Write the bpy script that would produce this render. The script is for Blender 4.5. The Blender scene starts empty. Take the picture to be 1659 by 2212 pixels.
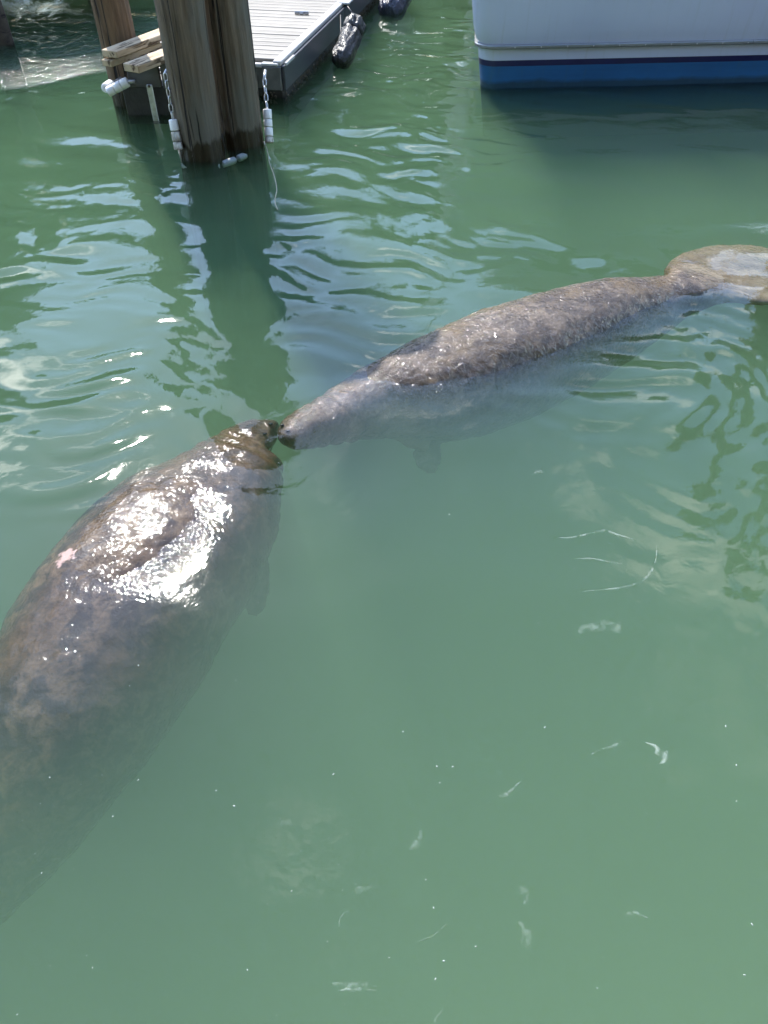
import bpy, bmesh, math, random
import numpy as np
from mathutils import Vector, Matrix, noise as mnoise

R = math.radians
random.seed(7)
rng = np.random.default_rng(11)
scene = bpy.context.scene
col = scene.collection

# ------------------------------------------------------------------ camera
W, H, F = 1659.0, 2212.0, 1600.0          # photo grid used to read directions
PITCH, CH = R(45.0), 2.1                  # camera tilt and eye height over the water
cam_d = bpy.data.cameras.new("camera")
cam = bpy.data.objects.new("camera", cam_d)
col.objects.link(cam)
cam.location = (0, 0, CH)
cam.rotation_euler = (math.pi / 2 - PITCH, 0, 0)
cam_d.sensor_fit = 'VERTICAL'
cam_d.sensor_height = 24.0
cam_d.lens = 24.0 * F / H
cam_d.clip_start = 0.02
cam_d.clip_end = 600
scene.camera = cam

# ------------------------------------------------------------------ sky and sun
SUN_AZ, SUN_EL = R(-23.0), R(45.0)        # azimuth from +Y towards +X
sun_dir = Vector((math.sin(SUN_AZ) * math.cos(SUN_EL), math.cos(SUN_AZ) * math.cos(SUN_EL), math.sin(SUN_EL)))
world = bpy.data.worlds.new("World")
scene.world = world
world.use_nodes = True
wn, wl = world.node_tree.nodes, world.node_tree.links
wn.clear()
sky = wn.new('ShaderNodeTexSky')
sky.sky_type = 'NISHITA'
sky.sun_disc = False
sky.sun_elevation = SUN_EL
sky.sun_rotation = SUN_AZ % (2 * math.pi)
sky.air_density = 1.0
sky.dust_density = 0.2
sky.ozone_density = 1.6
wtc = wn.new('ShaderNodeTexCoord')
wmap = wn.new('ShaderNodeMapping')
wmap.inputs['Scale'].default_value = (1.0, 1.0, 2.2)
wmap.inputs['Location'].default_value = (1.7, 0.4, 0.5)
wmap.inputs['Rotation'].default_value = (0, 0, R(-87))
wno = wn.new('ShaderNodeTexNoise')
wno.inputs['Scale'].default_value = 2.4
wno.inputs['Detail'].default_value = 7
wno.inputs['Roughness'].default_value = 0.55
wrp = wn.new('ShaderNodeValToRGB')
wrp.color_ramp.elements[0].position = 0.565
wrp.color_ramp.elements[0].color = (0, 0, 0, 1)
wrp.color_ramp.elements[1].position = 0.69
wrp.color_ramp.elements[1].color = (1, 1, 1, 1)
wmx = wn.new('ShaderNodeMixRGB')
wdot = wn.new('ShaderNodeVectorMath'); wdot.operation = 'DOT_PRODUCT'      # clouds glow towards the sun
wdot.inputs[1].default_value = sun_dir
wpos = wn.new('ShaderNodeMath'); wpos.operation = 'MAXIMUM'; wpos.inputs[1].default_value = 0.0
wpow = wn.new('ShaderNodeMath'); wpow.operation = 'POWER'; wpow.inputs[1].default_value = 5.0
wamp = wn.new('ShaderNodeMath'); wamp.operation = 'MULTIPLY_ADD'; wamp.inputs[1].default_value = 17.0; wamp.inputs[2].default_value = 4.0
wl.new(wtc.outputs['Generated'], wdot.inputs[0])
wl.new(wdot.outputs['Value'], wpos.inputs[0]); wl.new(wpos.outputs[0], wpow.inputs[0]); wl.new(wpow.outputs[0], wamp.inputs[0])
wl.new(wamp.outputs[0], wmx.inputs['Color2'])
wbg = wn.new('ShaderNodeBackground')
wbg.inputs['Strength'].default_value = 0.15
wout = wn.new('ShaderNodeOutputWorld')
wl.new(wtc.outputs['Generated'], wmap.inputs['Vector'])
wl.new(wmap.outputs[0], wno.inputs['Vector'])
wl.new(wno.outputs['Fac'], wrp.inputs['Fac'])
wl.new(wrp.outputs['Color'], wmx.inputs['Fac'])
wl.new(sky.outputs[0], wmx.inputs['Color1'])
wl.new(wmx.outputs[0], wbg.inputs['Color'])
wl.new(wbg.outputs[0], wout.inputs['Surface'])

sun_d = bpy.data.lights.new("sun", 'SUN')
sun_d.energy = 2.0
sun_d.angle = R(0.53)
sun_d.color = (1.0, 0.95, 0.87)
sun = bpy.data.objects.new("sun", sun_d)
col.objects.link(sun)
sun.location = sun_dir * 40
sun.rotation_euler = sun_dir.to_track_quat('Z', 'Y').to_euler()

scene.view_settings.view_transform = 'Standard'
scene.view_settings.look = 'None'
scene.view_settings.gamma = 1
scene.view_settings.exposure = 2.4
scene.render.engine = 'CYCLES'
cy = scene.cycles
cy.max_bounces = 8
cy.diffuse_bounces = 2
cy.glossy_bounces = 2
cy.transmission_bounces = 4
cy.volume_bounces = 1
cy.transparent_max_bounces = 24
cy.sample_clamp_indirect = 6
cy.use_denoising = True
cy.use_adaptive_sampling = True
cy.adaptive_threshold = 0.02
cy.adaptive_min_samples = 40
cy.caustics_reflective = False
cy.caustics_refractive = False

# ------------------------------------------------------------------ helpers
def ray(px, py):
    cx, c_y = (px - W / 2) / F, (H / 2 - py) / F
    return Vector((cx, math.cos(PITCH) + c_y * math.sin(PITCH), -math.sin(PITCH) + c_y * math.cos(PITCH)))

def at(px, py, z=0.0):
    d = ray(px, py)
    return Vector((0, 0, CH)) + d * ((CH - z) / -d.z)

def cpt(px, py, y):
    d = ray(px, py); t = y / d.y
    return Vector((0, 0, CH)) + d * t

def tag(o, label=None, cat=None, group=None, kind=None):
    if label: o['label'] = label
    if cat: o['category'] = cat
    if group: o['group'] = group
    if kind: o['kind'] = kind
    return o

def empty(name, loc, rz=0.0):
    o = bpy.data.objects.new(name, None)
    o.empty_display_size = 0.1
    col.objects.link(o)
    o.location = loc
    o.rotation_euler = (0, 0, rz)
    return o

def mesh_from(name, verts, faces, mat=None, smooth=False):
    me = bpy.data.meshes.new(name)
    me.from_pydata([tuple(v) for v in verts], [], faces)
    me.update()
    if smooth:
        me.polygons.foreach_set('use_smooth', [True] * len(me.polygons))
    if mat: me.materials.append(mat)
    return me

def link(name, me, parent=None, loc=None, rot=None, scale=None):
    o = bpy.data.objects.new(name, me)
    col.objects.link(o)
    if parent is not None: o.parent = parent
    if loc is not None: o.location = loc
    if rot is not None: o.rotation_euler = rot
    if scale is not None: o.scale = scale
    return o

class MB:
    """collects shapes, builds ONE mesh"""
    def __init__(self):
        self.v, self.f = [], []
    def add(self, verts, faces):
        b = len(self.v)
        self.v += [Vector(p) for p in verts]
        self.f += [tuple(i + b for i in f) for f in faces]
    def box(self, c, s, rz=0.0, M=None, bev=0.0):
        hx, hy, hz = s[0] / 2, s[1] / 2, s[2] / 2
        if bev <= 0:
            P = [Vector((x, y, z)) for z in (-hz, hz) for y in (-hy, hy) for x in (-hx, hx)]
            fs = [(0, 2, 3, 1), (4, 5, 7, 6), (0, 1, 5, 4), (2, 6, 7, 3), (0, 4, 6, 2), (1, 3, 7, 5)]
        else:
            bm = bmesh.new()
            bmesh.ops.create_cube(bm, size=1.0)
            bmesh.ops.scale(bm, vec=s, verts=bm.verts)
            bmesh.ops.bevel(bm, geom=bm.edges[:], offset=bev, segments=1, affect='EDGES', profile=0.5)
            bm.verts.index_update()
            P = [v.co.copy() for v in bm.verts]
            fs = [tuple(v.index for v in f.verts) for f in bm.faces]
            bm.free()
        T = Matrix.Translation(Vector(c)) @ Matrix.Rotation(rz, 4, 'Z')
        if M is not None: T = T @ M
        self.add([T @ p for p in P], fs)
    def tube(self, pts, r, n=8, cap=True):
        pts = [Vector(p) for p in pts]
        rs = r if isinstance(r, (list, tuple)) else [r] * len(pts)
        V, Fs = [], []
        up = None
        for i, p in enumerate(pts):
            t = (pts[min(i + 1, len(pts) - 1)] - pts[max(i - 1, 0)]).normalized()
            if up is None:
                a = Vector((0, 0, 1)) if abs(t.z) < 0.9 else Vector((1, 0, 0))
                up = (a - t * a.dot(t)).normalized()
            else:
                up = (up - t * up.dot(t)).normalized()
            s = t.cross(up)
            for k in range(n):
                an = 2 * math.pi * k / n
                V.append(p + (up * math.cos(an) + s * math.sin(an)) * rs[i])
        for i in range(len(pts) - 1):
            for k in range(n):
                k2 = (k + 1) % n
                Fs.append((i * n + k, i * n + k2, (i + 1) * n + k2, (i + 1) * n + k))
        if cap:
            Fs.append(tuple(range(n - 1, -1, -1)))
            Fs.append(tuple((len(pts) - 1) * n + k for k in range(n)))
        self.add(V, Fs)
    def build(self, name, mat, parent=None, smooth=False, **kw):
        return link(name, mesh_from(name, self.v, self.f, mat, smooth), parent, **kw)

def fix_normals(me):
    bm = bmesh.new(); bm.from_mesh(me)
    bmesh.ops.recalc_face_normals(bm, faces=bm.faces[:])
    bm.to_mesh(me); bm.free()

# ---- node helpers
class NT:
    def __init__(self, name):
        self.m = bpy.data.materials.new(name)
        self.m.use_nodes = True
        self.n, self.l = self.m.node_tree.nodes, self.m.node_tree.links
        self.n.clear()
        self.out = self.n.new('ShaderNodeOutputMaterial')
        self.tc = self.n.new('ShaderNodeTexCoord')
    def node(self, t, **kw):
        x = self.n.new(t)
        for k, v in kw.items(): setattr(x, k, v)
        return x
    def put(self, sock, val):
        if hasattr(val, 'is_output') or isinstance(val, bpy.types.NodeSocket): self.l.new(val, sock)
        else: sock.default_value = val
    def mapping(self, scale=(1, 1, 1), loc=(0, 0, 0), rot=(0, 0, 0), src='Object'):
        m = self.node('ShaderNodeMapping')
        m.inputs['Scale'].default_value = scale
        m.inputs['Location'].default_value = loc
        m.inputs['Rotation'].default_value = rot
        self.l.new(self.tc.outputs[src], m.inputs['Vector'])
        return m.outputs[0]
    def noise(self, vec, scale=5, detail=4, rough=0.5, dist=0.0):
        x = self.node('ShaderNodeTexNoise')
        self.l.new(vec, x.inputs['Vector'])
        x.inputs['Scale'].default_value = scale
        x.inputs['Detail'].default_value = detail
        x.inputs['Roughness'].default_value = rough
        x.inputs['Distortion'].default_value = dist
        return x.outputs['Fac']
    def voronoi(self, vec, scale=5, feature='F1'):
        x = self.node('ShaderNodeTexVoronoi', feature=feature)
        self.l.new(vec, x.inputs['Vector'])
        x.inputs['Scale'].default_value = scale
        return x.outputs['Distance']
    def ramp(self, fac, stops):
        x = self.node('ShaderNodeValToRGB')
        e = x.color_ramp.elements
        while len(e) < len(stops): e.new(0.5)
        for i, (p, c) in enumerate(stops):
            e[i].position = p
            e[i].color = (c, c, c, 1) if isinstance(c, (int, float)) else (*c, 1)
        self.l.new(fac, x.inputs['Fac'])
        return x.outputs['Color']
    def mix(self, fac, a, b, mode='MIX'):
        x = self.node('ShaderNodeMixRGB', blend_type=mode)
        self.put(x.inputs['Fac'], fac)
        for s, v in (('Color1', a), ('Color2', b)):
            if isinstance(v, tuple) and len(v) == 3: v = (*v, 1)
            self.put(x.inputs[s], v)
        return x.outputs[0]
    def math(self, op, a, b=0.0, clamp=False):
        x = self.node('ShaderNodeMath', operation=op, use_clamp=clamp)
        self.put(x.inputs[0], a); self.put(x.inputs[1], b)
        return x.outputs[0]
    def bump(self, h, strength=0.5, dist=0.01, normal=None):
        x = self.node('ShaderNodeBump')
        self.put(x.inputs['Strength'], strength)
        x.inputs['Distance'].default_value = dist
        self.l.new(h, x.inputs['Height'])
        if normal is not None: self.l.new(normal, x.inputs['Normal'])
        return x.outputs[0]
    def principled(self, base, rough=0.5, metal=0.0, normal=None, spec=0.5, coat=0.0, coat_rough=0.05, sss=0.0):
        b = self.node('ShaderNodeBsdfPrincipled')
        if isinstance(base, tuple): base = (*base[:3], 1)
        self.put(b.inputs['Base Color'], base)
        self.put(b.inputs['Roughness'], rough)
        self.put(b.inputs['Metallic'], metal)
        b.inputs['Specular IOR Level'].default_value = spec
        if coat:
            self.put(b.inputs['Coat Weight'], coat)
            b.inputs['Coat Roughness'].default_value = coat_rough
        if normal is not None:
            self.l.new(normal, b.inputs['Normal'])
        self.l.new(b.outputs[0], self.out.inputs['Surface'])
        return b

def mat_simple(name, c1, c2, scale=6, rough=0.5, metal=0.0, bump=0.2, dist=0.004, stretch=(1, 1, 1), spec=0.5, rnd=0.0):
    t = NT(name)
    v = t.mapping(stretch)
    n = t.noise(v, scale, 6, 0.6)
    c = t.ramp(n, [(0.3, c1), (0.7, c2)])
    if rnd:
        oi = t.node('ShaderNodeObjectInfo')
        k = t.math('MULTIPLY_ADD', oi.outputs['Random'], rnd)
        t.n[-1].inputs[2].default_value = 1 - rnd / 2
        x = t.node('ShaderNodeVectorMath', operation='SCALE')
        t.l.new(c, x.inputs[0]); t.l.new(k, x.inputs['Scale'])
        c = x.outputs[0]
    nb = t.bump(t.noise(v, scale * 4, 5, 0.6), bump, dist)
    t.principled(c, rough, metal, nb, spec)
    return t.m

def mat_wood(name, light, dark, stretch, scale=8, bump=0.6, dist=0.006, rough=0.8, grey=None):
    t = NT(name)
    v = t.mapping(stretch)
    n = t.noise(v, scale, 7, 0.65, 0.4)
    c = t.ramp(n, [(0.30, dark), (0.52, tuple((a + b) / 2 for a, b in zip(light, dark))), (0.72, light)])
    big = t.noise(t.mapping((1, 1, 0.6)), 2.2, 3)
    c = t.mix(t.ramp(big, [(0.4, 0.0), (0.65, 0.6)]), c, grey if grey else dark)
    crack = t.ramp(t.noise(v, scale * 1.7, 3, 0.5, 0.8), [(0.36, 0.0), (0.43, 1.0)])
    c = t.mix(crack, tuple(x * 0.35 for x in dark), c)
    hh = t.mix(0.5, n, crack)
    t.principled(c, rough, 0, t.bump(hh, bump, dist), 0.3)
    return t.m

# ------------------------------------------------------------------ water surface
def sines(seed, n, lam, ang, spread, slope):
    r = np.random.default_rng(seed)
    out = []
    for _ in range(n):
        L = math.exp(r.uniform(math.log(lam[0]), math.log(lam[1])))
        a = ang + r.normal() * spread
        k = 2 * math.pi / L
        out.append((k * math.sin(a), k * math.cos(a), r.uniform(0, 6.28), slope / k * r.uniform(0.6, 1.3)))
    return out

def ev(ws, x, y):
    h = np.zeros_like(x)
    for kx, ky, p, a in ws: h = h + a * np.sin(kx * x + ky * y + p)
    return h

def sstep(a, b, x):
    t = np.clip((x - a) / (b - a), 0, 1)
    return t * t * (3 - 2 * t)

SWELL = sines(1, 9, (0.34, 1.4), 0.1, 0.7, 0.014)
WRP1 = [(a, b, c, 0.05) for a, b, c, d in sines(31, 5, (0.6, 1.6), 0.5, 1.5, 1.0)]
WRP2 = [(a, b, c, 0.035) for a, b, c, d in sines(32, 5, (0.5, 1.4), 1.0, 1.5, 1.0)]
RIP = sines(2, 14, (0.20, 0.60), 0.28, 0.30, 0.019)
FINE = sines(3, 12, (0.09, 0.20), 0.2, 0.45, 0.015)
MESS = sines(8, 22, (0.11, 0.42), 0.0, 1.2, 0.017)
BLOB = sines(4, 7, (1.0, 2.6), 0.0, 2.0, 1.0)
BLOB = [(a, b, c, 1 / math.sqrt(7) * 1.4) for a, b, c, d in BLOB]
CHOP = sines(17, 30, (0.12, 0.34), 0.0, 0.8, 0.056)
LEFTR = sines(21, 14, (0.09, 0.28), -0.15, 0.28, 0.033)
MIDR = sines(23, 16, (0.11, 0.40), 0.35, 0.34, 0.031)
def chop_mask(x, y): return sstep(8.0, 8.3, y + 0.18 * np.sin(x * 5) - 0.22 * (x + 2.5)) * sstep(-1.2, -2.0, x) * sstep(11.5, 10.0, y)
P_HEADL = at(575, 960); P_SIDE = at(1330, 800); P_TAILR = at(1640, 1010)

def ring(x, y, c, lam, r0, r1, slope, squash=1.0):
    dx, dy = x - c.x, (y - c.y) * squash
    d = np.sqrt(dx * dx + dy * dy) + 1e-6
    k = 2 * math.pi / lam
    return slope / k * np.sin(k * d) * sstep(r0 * 0.4, r0, d) * (1 - sstep(r0 * 1.3, r1, d))

def hfun(x, y):
    x = np.asarray(x, float); y = np.asarray(y, float)
    blob = ev(BLOB, x, y)
    xw, yw = x + ev(WRP1, x, y), y + ev(WRP2, x, y)
    calm = 0.10 + 0.90 * sstep(2.3, 3.6, y + 0.9 * sstep(0.3, -1.2, x) )
    lane = sstep(-0.7, 0.5, blob)
    boat = 1 - 0.75 * sstep(1.0, 1.6, x) * sstep(3.6, 4.6, y)
    h = ev(SWELL, x, y) * (0.35 + 0.65 * calm)
    h = h + ev(RIP, xw, yw) * calm * (0.25 + 0.75 * lane) * boat
    h = h + ev(FINE, xw, yw) * calm * lane * 0.8 * boat
    h = h + ring(x + 0.04 * np.sin(y * 6), y, P_HEADL, 0.30, 0.25, 1.6, 0.016)
    ms = np.exp(-((x - P_TAILR.x) / 0.75) ** 2 - ((y - P_TAILR.y) / 0.75) ** 2) + 1.1 * np.exp(-((x - P_SIDE.x - 0.15) / 0.75) ** 2 - ((y - P_SIDE.y + 0.10 - 0.42 * (x - P_SIDE.x)) / 0.28) ** 2)
    h = h + ev(MESS, xw, yw) * ms
    h = h + ring(x + 0.06 * np.sin(y * 9), y + 0.05 * np.sin(x * 7), P_SIDE, 0.19, 0.30, 1.2, 0.030, 1.5) * sstep(0.9, 1.3, x)
    h = h + 0.6 * ev(FINE, x, y) * np.exp(-((y - 2.25) / 0.5) ** 2) * sstep(-1.0, -1.7, x)
    h = h + ev(CHOP, x, y) * chop_mask(x, y)
    h = h + ev(LEFTR, xw, yw) * sstep(-0.85, -1.25, x + 0.1 * blob) * sstep(1.7, 2.3, y) * sstep(4.9, 3.8, y) * (0.45 + 0.55 * lane)
    h = h + ev(MIDR, xw, yw) * sstep(-1.0, -0.5, x - 0.25 * (y - 5)) * sstep(1.5, 0.7, x) * sstep(3.5, 4.3, y) * (0.4 + 0.6 * lane)
    far = np.maximum(np.abs(x) / 14.0, np.abs(y - 5) / 16.0)
    return h * (1 - sstep(0.6, 1.0, far))

def axis(lo, hi, step, ext_lo, ext_hi, gr=1.22):
    core = list(np.arange(lo, hi + 1e-6, step))
    a, s = [], step
    p = lo
    while p > ext_lo:
        s *= gr; p -= s; a.append(p)
    b, s = [], step
    p = hi
    while p < ext_hi:
        s *= gr; p += s; b.append(p)
    return np.array(a[::-1] + core + b)

def water_material():
    t = NT("murky_water")
    at_ = t.node('ShaderNodeAttribute', attribute_name='chop')
    v = t.mapping((1, 1, 1))
    fine = t.noise(v, 16, 3, 0.5, 0.3)
    n1 = t.bump(fine, 0.05, 0.02)
    chop = t.math('MULTIPLY', t.math('SUBTRACT', t.noise(v, 26, 3, 0.6, 0.2), 0.5), at_.outputs['Fac'])
    n2 = t.bump(chop, 1.0, 0.03, n1)
    at2 = t.node('ShaderNodeAttribute', attribute_name='film')
    flm = t.math('MULTIPLY', t.math('SUBTRACT', t.noise(v, 60, 2, 0.5, 0.3), 0.5), at2.outputs['Fac'])
    n2 = t.bump(flm, 1.0, 0.0065, n2)
    fr = t.node('ShaderNodeFresnel')
    fr.inputs['IOR'].default_value = 1.33
    t.l.new(n2, fr.inputs['Normal'])
    gl = t.node('ShaderNodeBsdfGlossy')
    t.l.new(t.math('ADD', t.math('ADD', t.math('MULTIPLY', at_.outputs['Fac'], 0.035), t.math('MULTIPLY', at2.outputs['Fac'], 0.025)), 0.03), gl.inputs['Roughness'])
    t.l.new(n2, gl.inputs['Normal'])
    tr = t.node('ShaderNodeBsdfTransparent')
    mx = t.node('ShaderNodeMixShader')
    t.l.new(fr.outputs[0], mx.inputs[0])
    t.l.new(tr.outputs[0], mx.inputs[1])
    t.l.new(gl.outputs[0], mx.inputs[2])
    t.l.new(mx.outputs[0], t.out.inputs['Surface'])
    # silt-laden green water: scatter + absorb
    sc = t.node('ShaderNodeVolumeScatter')
    sc.inputs['Color'].default_value = (0.258, 0.428, 0.246, 1)
    sc.inputs['Density'].default_value = 0.95
    sc.inputs['Anisotropy'].default_value = -0.30
    ab = t.node('ShaderNodeVolumeAbsorption')
    ab.inputs['Color'].default_value = (0.258, 0.428, 0.246, 1)
    ab.inputs['Density'].default_value = 0.95
    ad = t.node('ShaderNodeAddShader')
    t.l.new(sc.outputs[0], ad.inputs[0]); t.l.new(ab.outputs[0], ad.inputs[1])
    t.l.new(ad.outputs[0], t.out.inputs['Volume'])
    return t.m

def build_water():
    xs = axis(-5.2, 4.0, 0.022, -70, 70)
    ys = axis(0.1, 10.4, 0.022, -40, 90)
    nx, ny = len(xs), len(ys)
    X, Y = np.meshgrid(xs, ys)
    Z = hfun(X, Y)
    # the outermost ring is flat
    co = np.stack([X, Y, Z], -1).reshape(-1, 3)
    idx = np.arange(nx * ny).reshape(ny, nx)
    q = np.stack([idx[:-1, :-1], idx[:-1, 1:], idx[1:, 1:], idx[1:, :-1]], -1).reshape(-1, 4)
    border = np.concatenate([idx[0, :], idx[1:, -1], idx[-1, -2::-1], idx[-2:0:-1, 0]])
    low = co[border].copy(); low[:, 2] = -3.2
    base = nx * ny
    nb = len(border)
    co = np.vstack([co, low])
    i0 = np.arange(nb); i1 = (i0 + 1) % nb
    sk = np.stack([border[i1], border[i0], base + i0, base + i1], -1)
    faces = q.tolist() + sk.tolist() + [list(range(base + nb - 1, base - 1, -1))]
    me = bpy.data.meshes.new('water')
    me.from_pydata(co.tolist(), [], faces)
    sm = np.zeros(len(me.polygons), bool); sm[:len(q)] = True
    me.polygons.foreach_set('use_smooth', sm)
    chop = np.zeros(len(co), np.float32)
    xx, yy = co[:, 0], co[:, 1]
    chop[:] = chop_mask(xx, yy)
    def hump(c, ang, a, b_):
        dx, dy = xx - c.x, yy - c.y
        u = dx * math.cos(ang) + dy * math.sin(ang); v_ = -dx * math.sin(ang) + dy * math.cos(ang)
        return np.exp(-((u / a) ** 2 + (v_ / b_) ** 2) ** 2)
    cl_, cr_ = at(365, 1170), at(1120, 760)
    film_ = (0.9 * hump(cl_, math.atan2(0.9, 0.45), 0.26, 0.15) + 0.9 * hump(cr_, 0.52, 0.90, 0.20)).astype(np.float32)
    chop *= (co[:, 2] > -1)
    a = me.attributes.new('film', 'FLOAT', 'POINT')
    a.data.foreach_set('value', film_)
    a = me.attributes.new('chop', 'FLOAT', 'POINT')
    a.data.foreach_set('value', chop)
    me.materials.append(water_material())
    o = link('water', me)
    tag(o, kind='structure')
    return o

build_water()

# sea floor and far shore
mud = mat_simple('silt', (0.10, 0.11, 0.07), (0.18, 0.17, 0.11), 1.5, 0.95, bump=0.4, dist=0.05)
def sheet(name, x0, x1, y0, y1, z, n, amp, mat):
    V, Fs = [], []
    for j in range(n + 1):
        for i in range(n + 1):
            x, y = x0 + (x1 - x0) * i / n, y0 + (y1 - y0) * j / n
            V.append((x, y, z + amp * mnoise.noise(Vector((x * .3, y * .3, 0)))))
    for j in range(n):
        for i in range(n):
            a = j * (n + 1) + i
            Fs.append((a, a + 1, a + n + 2, a + n + 1))
    return tag(link(name, mesh_from(name, V, Fs, mat, True)), kind='structure')
sheet('sea_floor', -66, 66, -36, 86, -2.6, 60, 0.2, mud)
bank_mat = mat_simple('bank_soil', (0.07, 0.06, 0.04), (0.15, 0.13, 0.09), 2.0, 0.95, bump=0.5, dist=0.05)
sheet('far_bank', -64, 64, 19.5, 84, 0.55, 50, 0.25, bank_mat)

# ------------------------------------------------------------------ manatees
def skin_material(name, base_a, base_b, dark, algae, scar=None, tail=None, film=0.0042, fscale=60):
    t = NT(name)
    v = t.mapping()
    big = t.noise(v, 2.6, 5, 0.6, 0.3)
    mid = t.noise(v, 12, 6, 0.70, 0.5)
    fin = t.noise(v, 70, 4, 0.6)
    c = t.ramp(big, [(0.32, base_a), (0.68, base_b)])
    c = t.mix(t.ramp(mid, [(0.44, 0.85), (0.60, 0.0)]), c, dark)
    c = t.mix(t.ramp(t.noise(t.mapping(loc=(3, 1, 2)), 3.4, 4, 0.6), [(0.52, 0.0), (0.64, 0.65)]), c, algae)
    c = t.mix(t.ramp(fin, [(0.35, 0.45), (0.55, 0.0)]), c, dark)
    for sc in (scar or []):
        p, rad = sc
        d = t.node('ShaderNodeVectorMath', operation='DISTANCE')
        t.l.new(t.tc.outputs['Object'], d.inputs[0]); d.inputs[1].default_value = p
        dd = t.math('ADD', d.outputs['Value'], t.math('MULTIPLY', t.noise(v, 22, 4, 0.6), rad * 1.6))
        f = t.ramp(t.math('DIVIDE', dd, rad * 2.2), [(0.55, 1.0), (0.63, 0.0)])
        c = t.mix(f, c, (0.42, 0.29, 0.26))
    if tail:  # sun on the flat tail, painted into the skin as a paler tan
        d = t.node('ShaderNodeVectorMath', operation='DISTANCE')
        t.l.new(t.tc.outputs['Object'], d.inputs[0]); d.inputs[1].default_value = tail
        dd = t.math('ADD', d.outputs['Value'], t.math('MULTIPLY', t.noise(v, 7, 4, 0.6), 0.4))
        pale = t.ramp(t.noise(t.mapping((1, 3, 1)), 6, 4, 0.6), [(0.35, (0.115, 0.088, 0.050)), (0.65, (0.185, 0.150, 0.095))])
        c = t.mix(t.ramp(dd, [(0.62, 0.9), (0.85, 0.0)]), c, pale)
    fold_n = t.noise(t.mapping((1, 1, 1)), 22, 6, 0.65, 0.8)
    nb = t.bump(fold_n, 0.35, 0.010)
    nb = t.bump(t.noise(v, 90, 4, 0.65), 0.35, 0.004, nb)
    film_n = t.bump(t.math('SUBTRACT', t.noise(v, fscale, 2, 0.5, 0.3), 0.5), 1.0, film)
    b = t.principled(c, 0.65, 0, nb, 0.15, coat=1.0, coat_rough=0.06)
    b.inputs['Coat IOR'].default_value = 1.33
    t.l.new(film_n, b.inputs['Coat Normal'])
    return t.m

def catmull(P, n):
    P = [np.array(p, float) for p in P]
    P = [2 * P[0] - P[1]] + P + [2 * P[-1] - P[-2]]
    out = []
    m = len(P) - 3
    for i in range(m):
        for k in range(n):
            t = k / n
            p0, p1, p2, p3 = P[i:i + 4]
            out.append(0.5 * ((2 * p1) + (-p0 + p2) * t + (2 * p0 - 5 * p1 + 4 * p2 - p3) * t * t + (-p0 + 3 * p1 - 3 * p2 + p3) * t ** 3))
    out.append(P[-2])
    return np.array(out)

def loft(S, n=44, fold=None):
    """S rows: x y z half_width up down ; returns verts, faces"""
    V, Fs = [], []
    m = len(S)
    up0 = Vector((0, 0, 1))
    for i in range(m):
        p = Vector(S[i][:3])
        t = (Vector(S[min(i + 1, m - 1)][:3]) - Vector(S[max(i - 1, 0)][:3])).normalized()
        s = t.cross(up0).normalized()
        u = s.cross(t).normalized()
        w, a, b = S[i][3:6]
        g = fold(i / (m - 1)) if fold else 0
        for k in range(n):
            an = 2 * math.pi * k / n
            c_, s_ = math.cos(an), math.sin(an)
            e = 0.88
            cc = math.copysign(abs(c_) ** e, c_); ss = math.copysign(abs(s_) ** e, s_)
            V.append(p + s * (w + g) * cc + u * ((a if s_ > 0 else b) + g) * ss)
    for i in range(m - 1):
        for k in range(n):
            k2 = (k + 1) % n
            Fs.append((i * n + k, (i + 1) * n + k, (i + 1) * n + k2, i * n + k2))
    Fs.append(tuple(range(n)))
    Fs.append(tuple((m - 1) * n + k for k in range(n - 1, -1, -1)))
    return V, Fs

def manatee(name, stations, flippers, mat, label, origin, voxel=0.014, neck=(0.1, 0.26)):
    S = catmull(stations, 14)
    S[:, 3:] = np.maximum(S[:, 3:], 0.006)
    def fold(u):
        if neck[0] < u < neck[1]:
            q = (u - neck[0]) / (neck[1] - neck[0])
            return 0.008 * math.sin(q * math.pi) * math.sin(q * 2 * math.pi * 4.5)
        return 0
    b = MB()
    b.add(*loft(S, 44, fold))
    for fl in flippers:
        b.add(*loft(catmull(fl, 8), 16))
    me = mesh_from(name, b.v, b.f)
    fix_normals(me)
    o = bpy.data.objects.new(name + '_tmp', me)
    col.objects.link(o)
    m = o.modifiers.new('r', 'REMESH'); m.mode = 'VOXEL'; m.voxel_size = voxel; m.use_smooth_shade = True
    sm = o.modifiers.new('s', 'SMOOTH'); sm.factor = 0.5; sm.iterations = 4
    dg = bpy.context.evaluated_depsgraph_get()
    dg.update()
    nm = bpy.data.meshes.new_from_object(o.evaluated_get(dg))
    bpy.data.objects.remove(o)
    nm.name = 'body'
    n = len(nm.vertices)
    co = np.empty(n * 3, np.float32); nm.vertices.foreach_get('co', co); co = co.reshape(-1, 3)
    no = np.empty(n * 3, np.float32); nm.vertex_normals.foreach_get('vector', no); no = no.reshape(-1, 3)
    d = np.array([0.009 * mnoise.fractal(Vector(c) * 5.0, 1.0, 2.0, 4) + 0.0035 * mnoise.fractal(Vector(c) * 24.0, 1.0, 2.0, 2) for c in co.astype(float)])
    co = co + no * d[:, None]
    co -= np.array(origin, np.float32)
    nm.vertices.foreach_set('co', co.reshape(-1).astype(np.float32))
    nm.materials.clear(); nm.materials.append(mat)
    nm.polygons.foreach_set('use_smooth', [True] * len(nm.polygons))
    nm.update()
    root = empty(name, origin)
    tag(root, label, 'manatee', 'manatees meeting nose to nose')
    link('body', nm, root)
    return root, S

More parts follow.
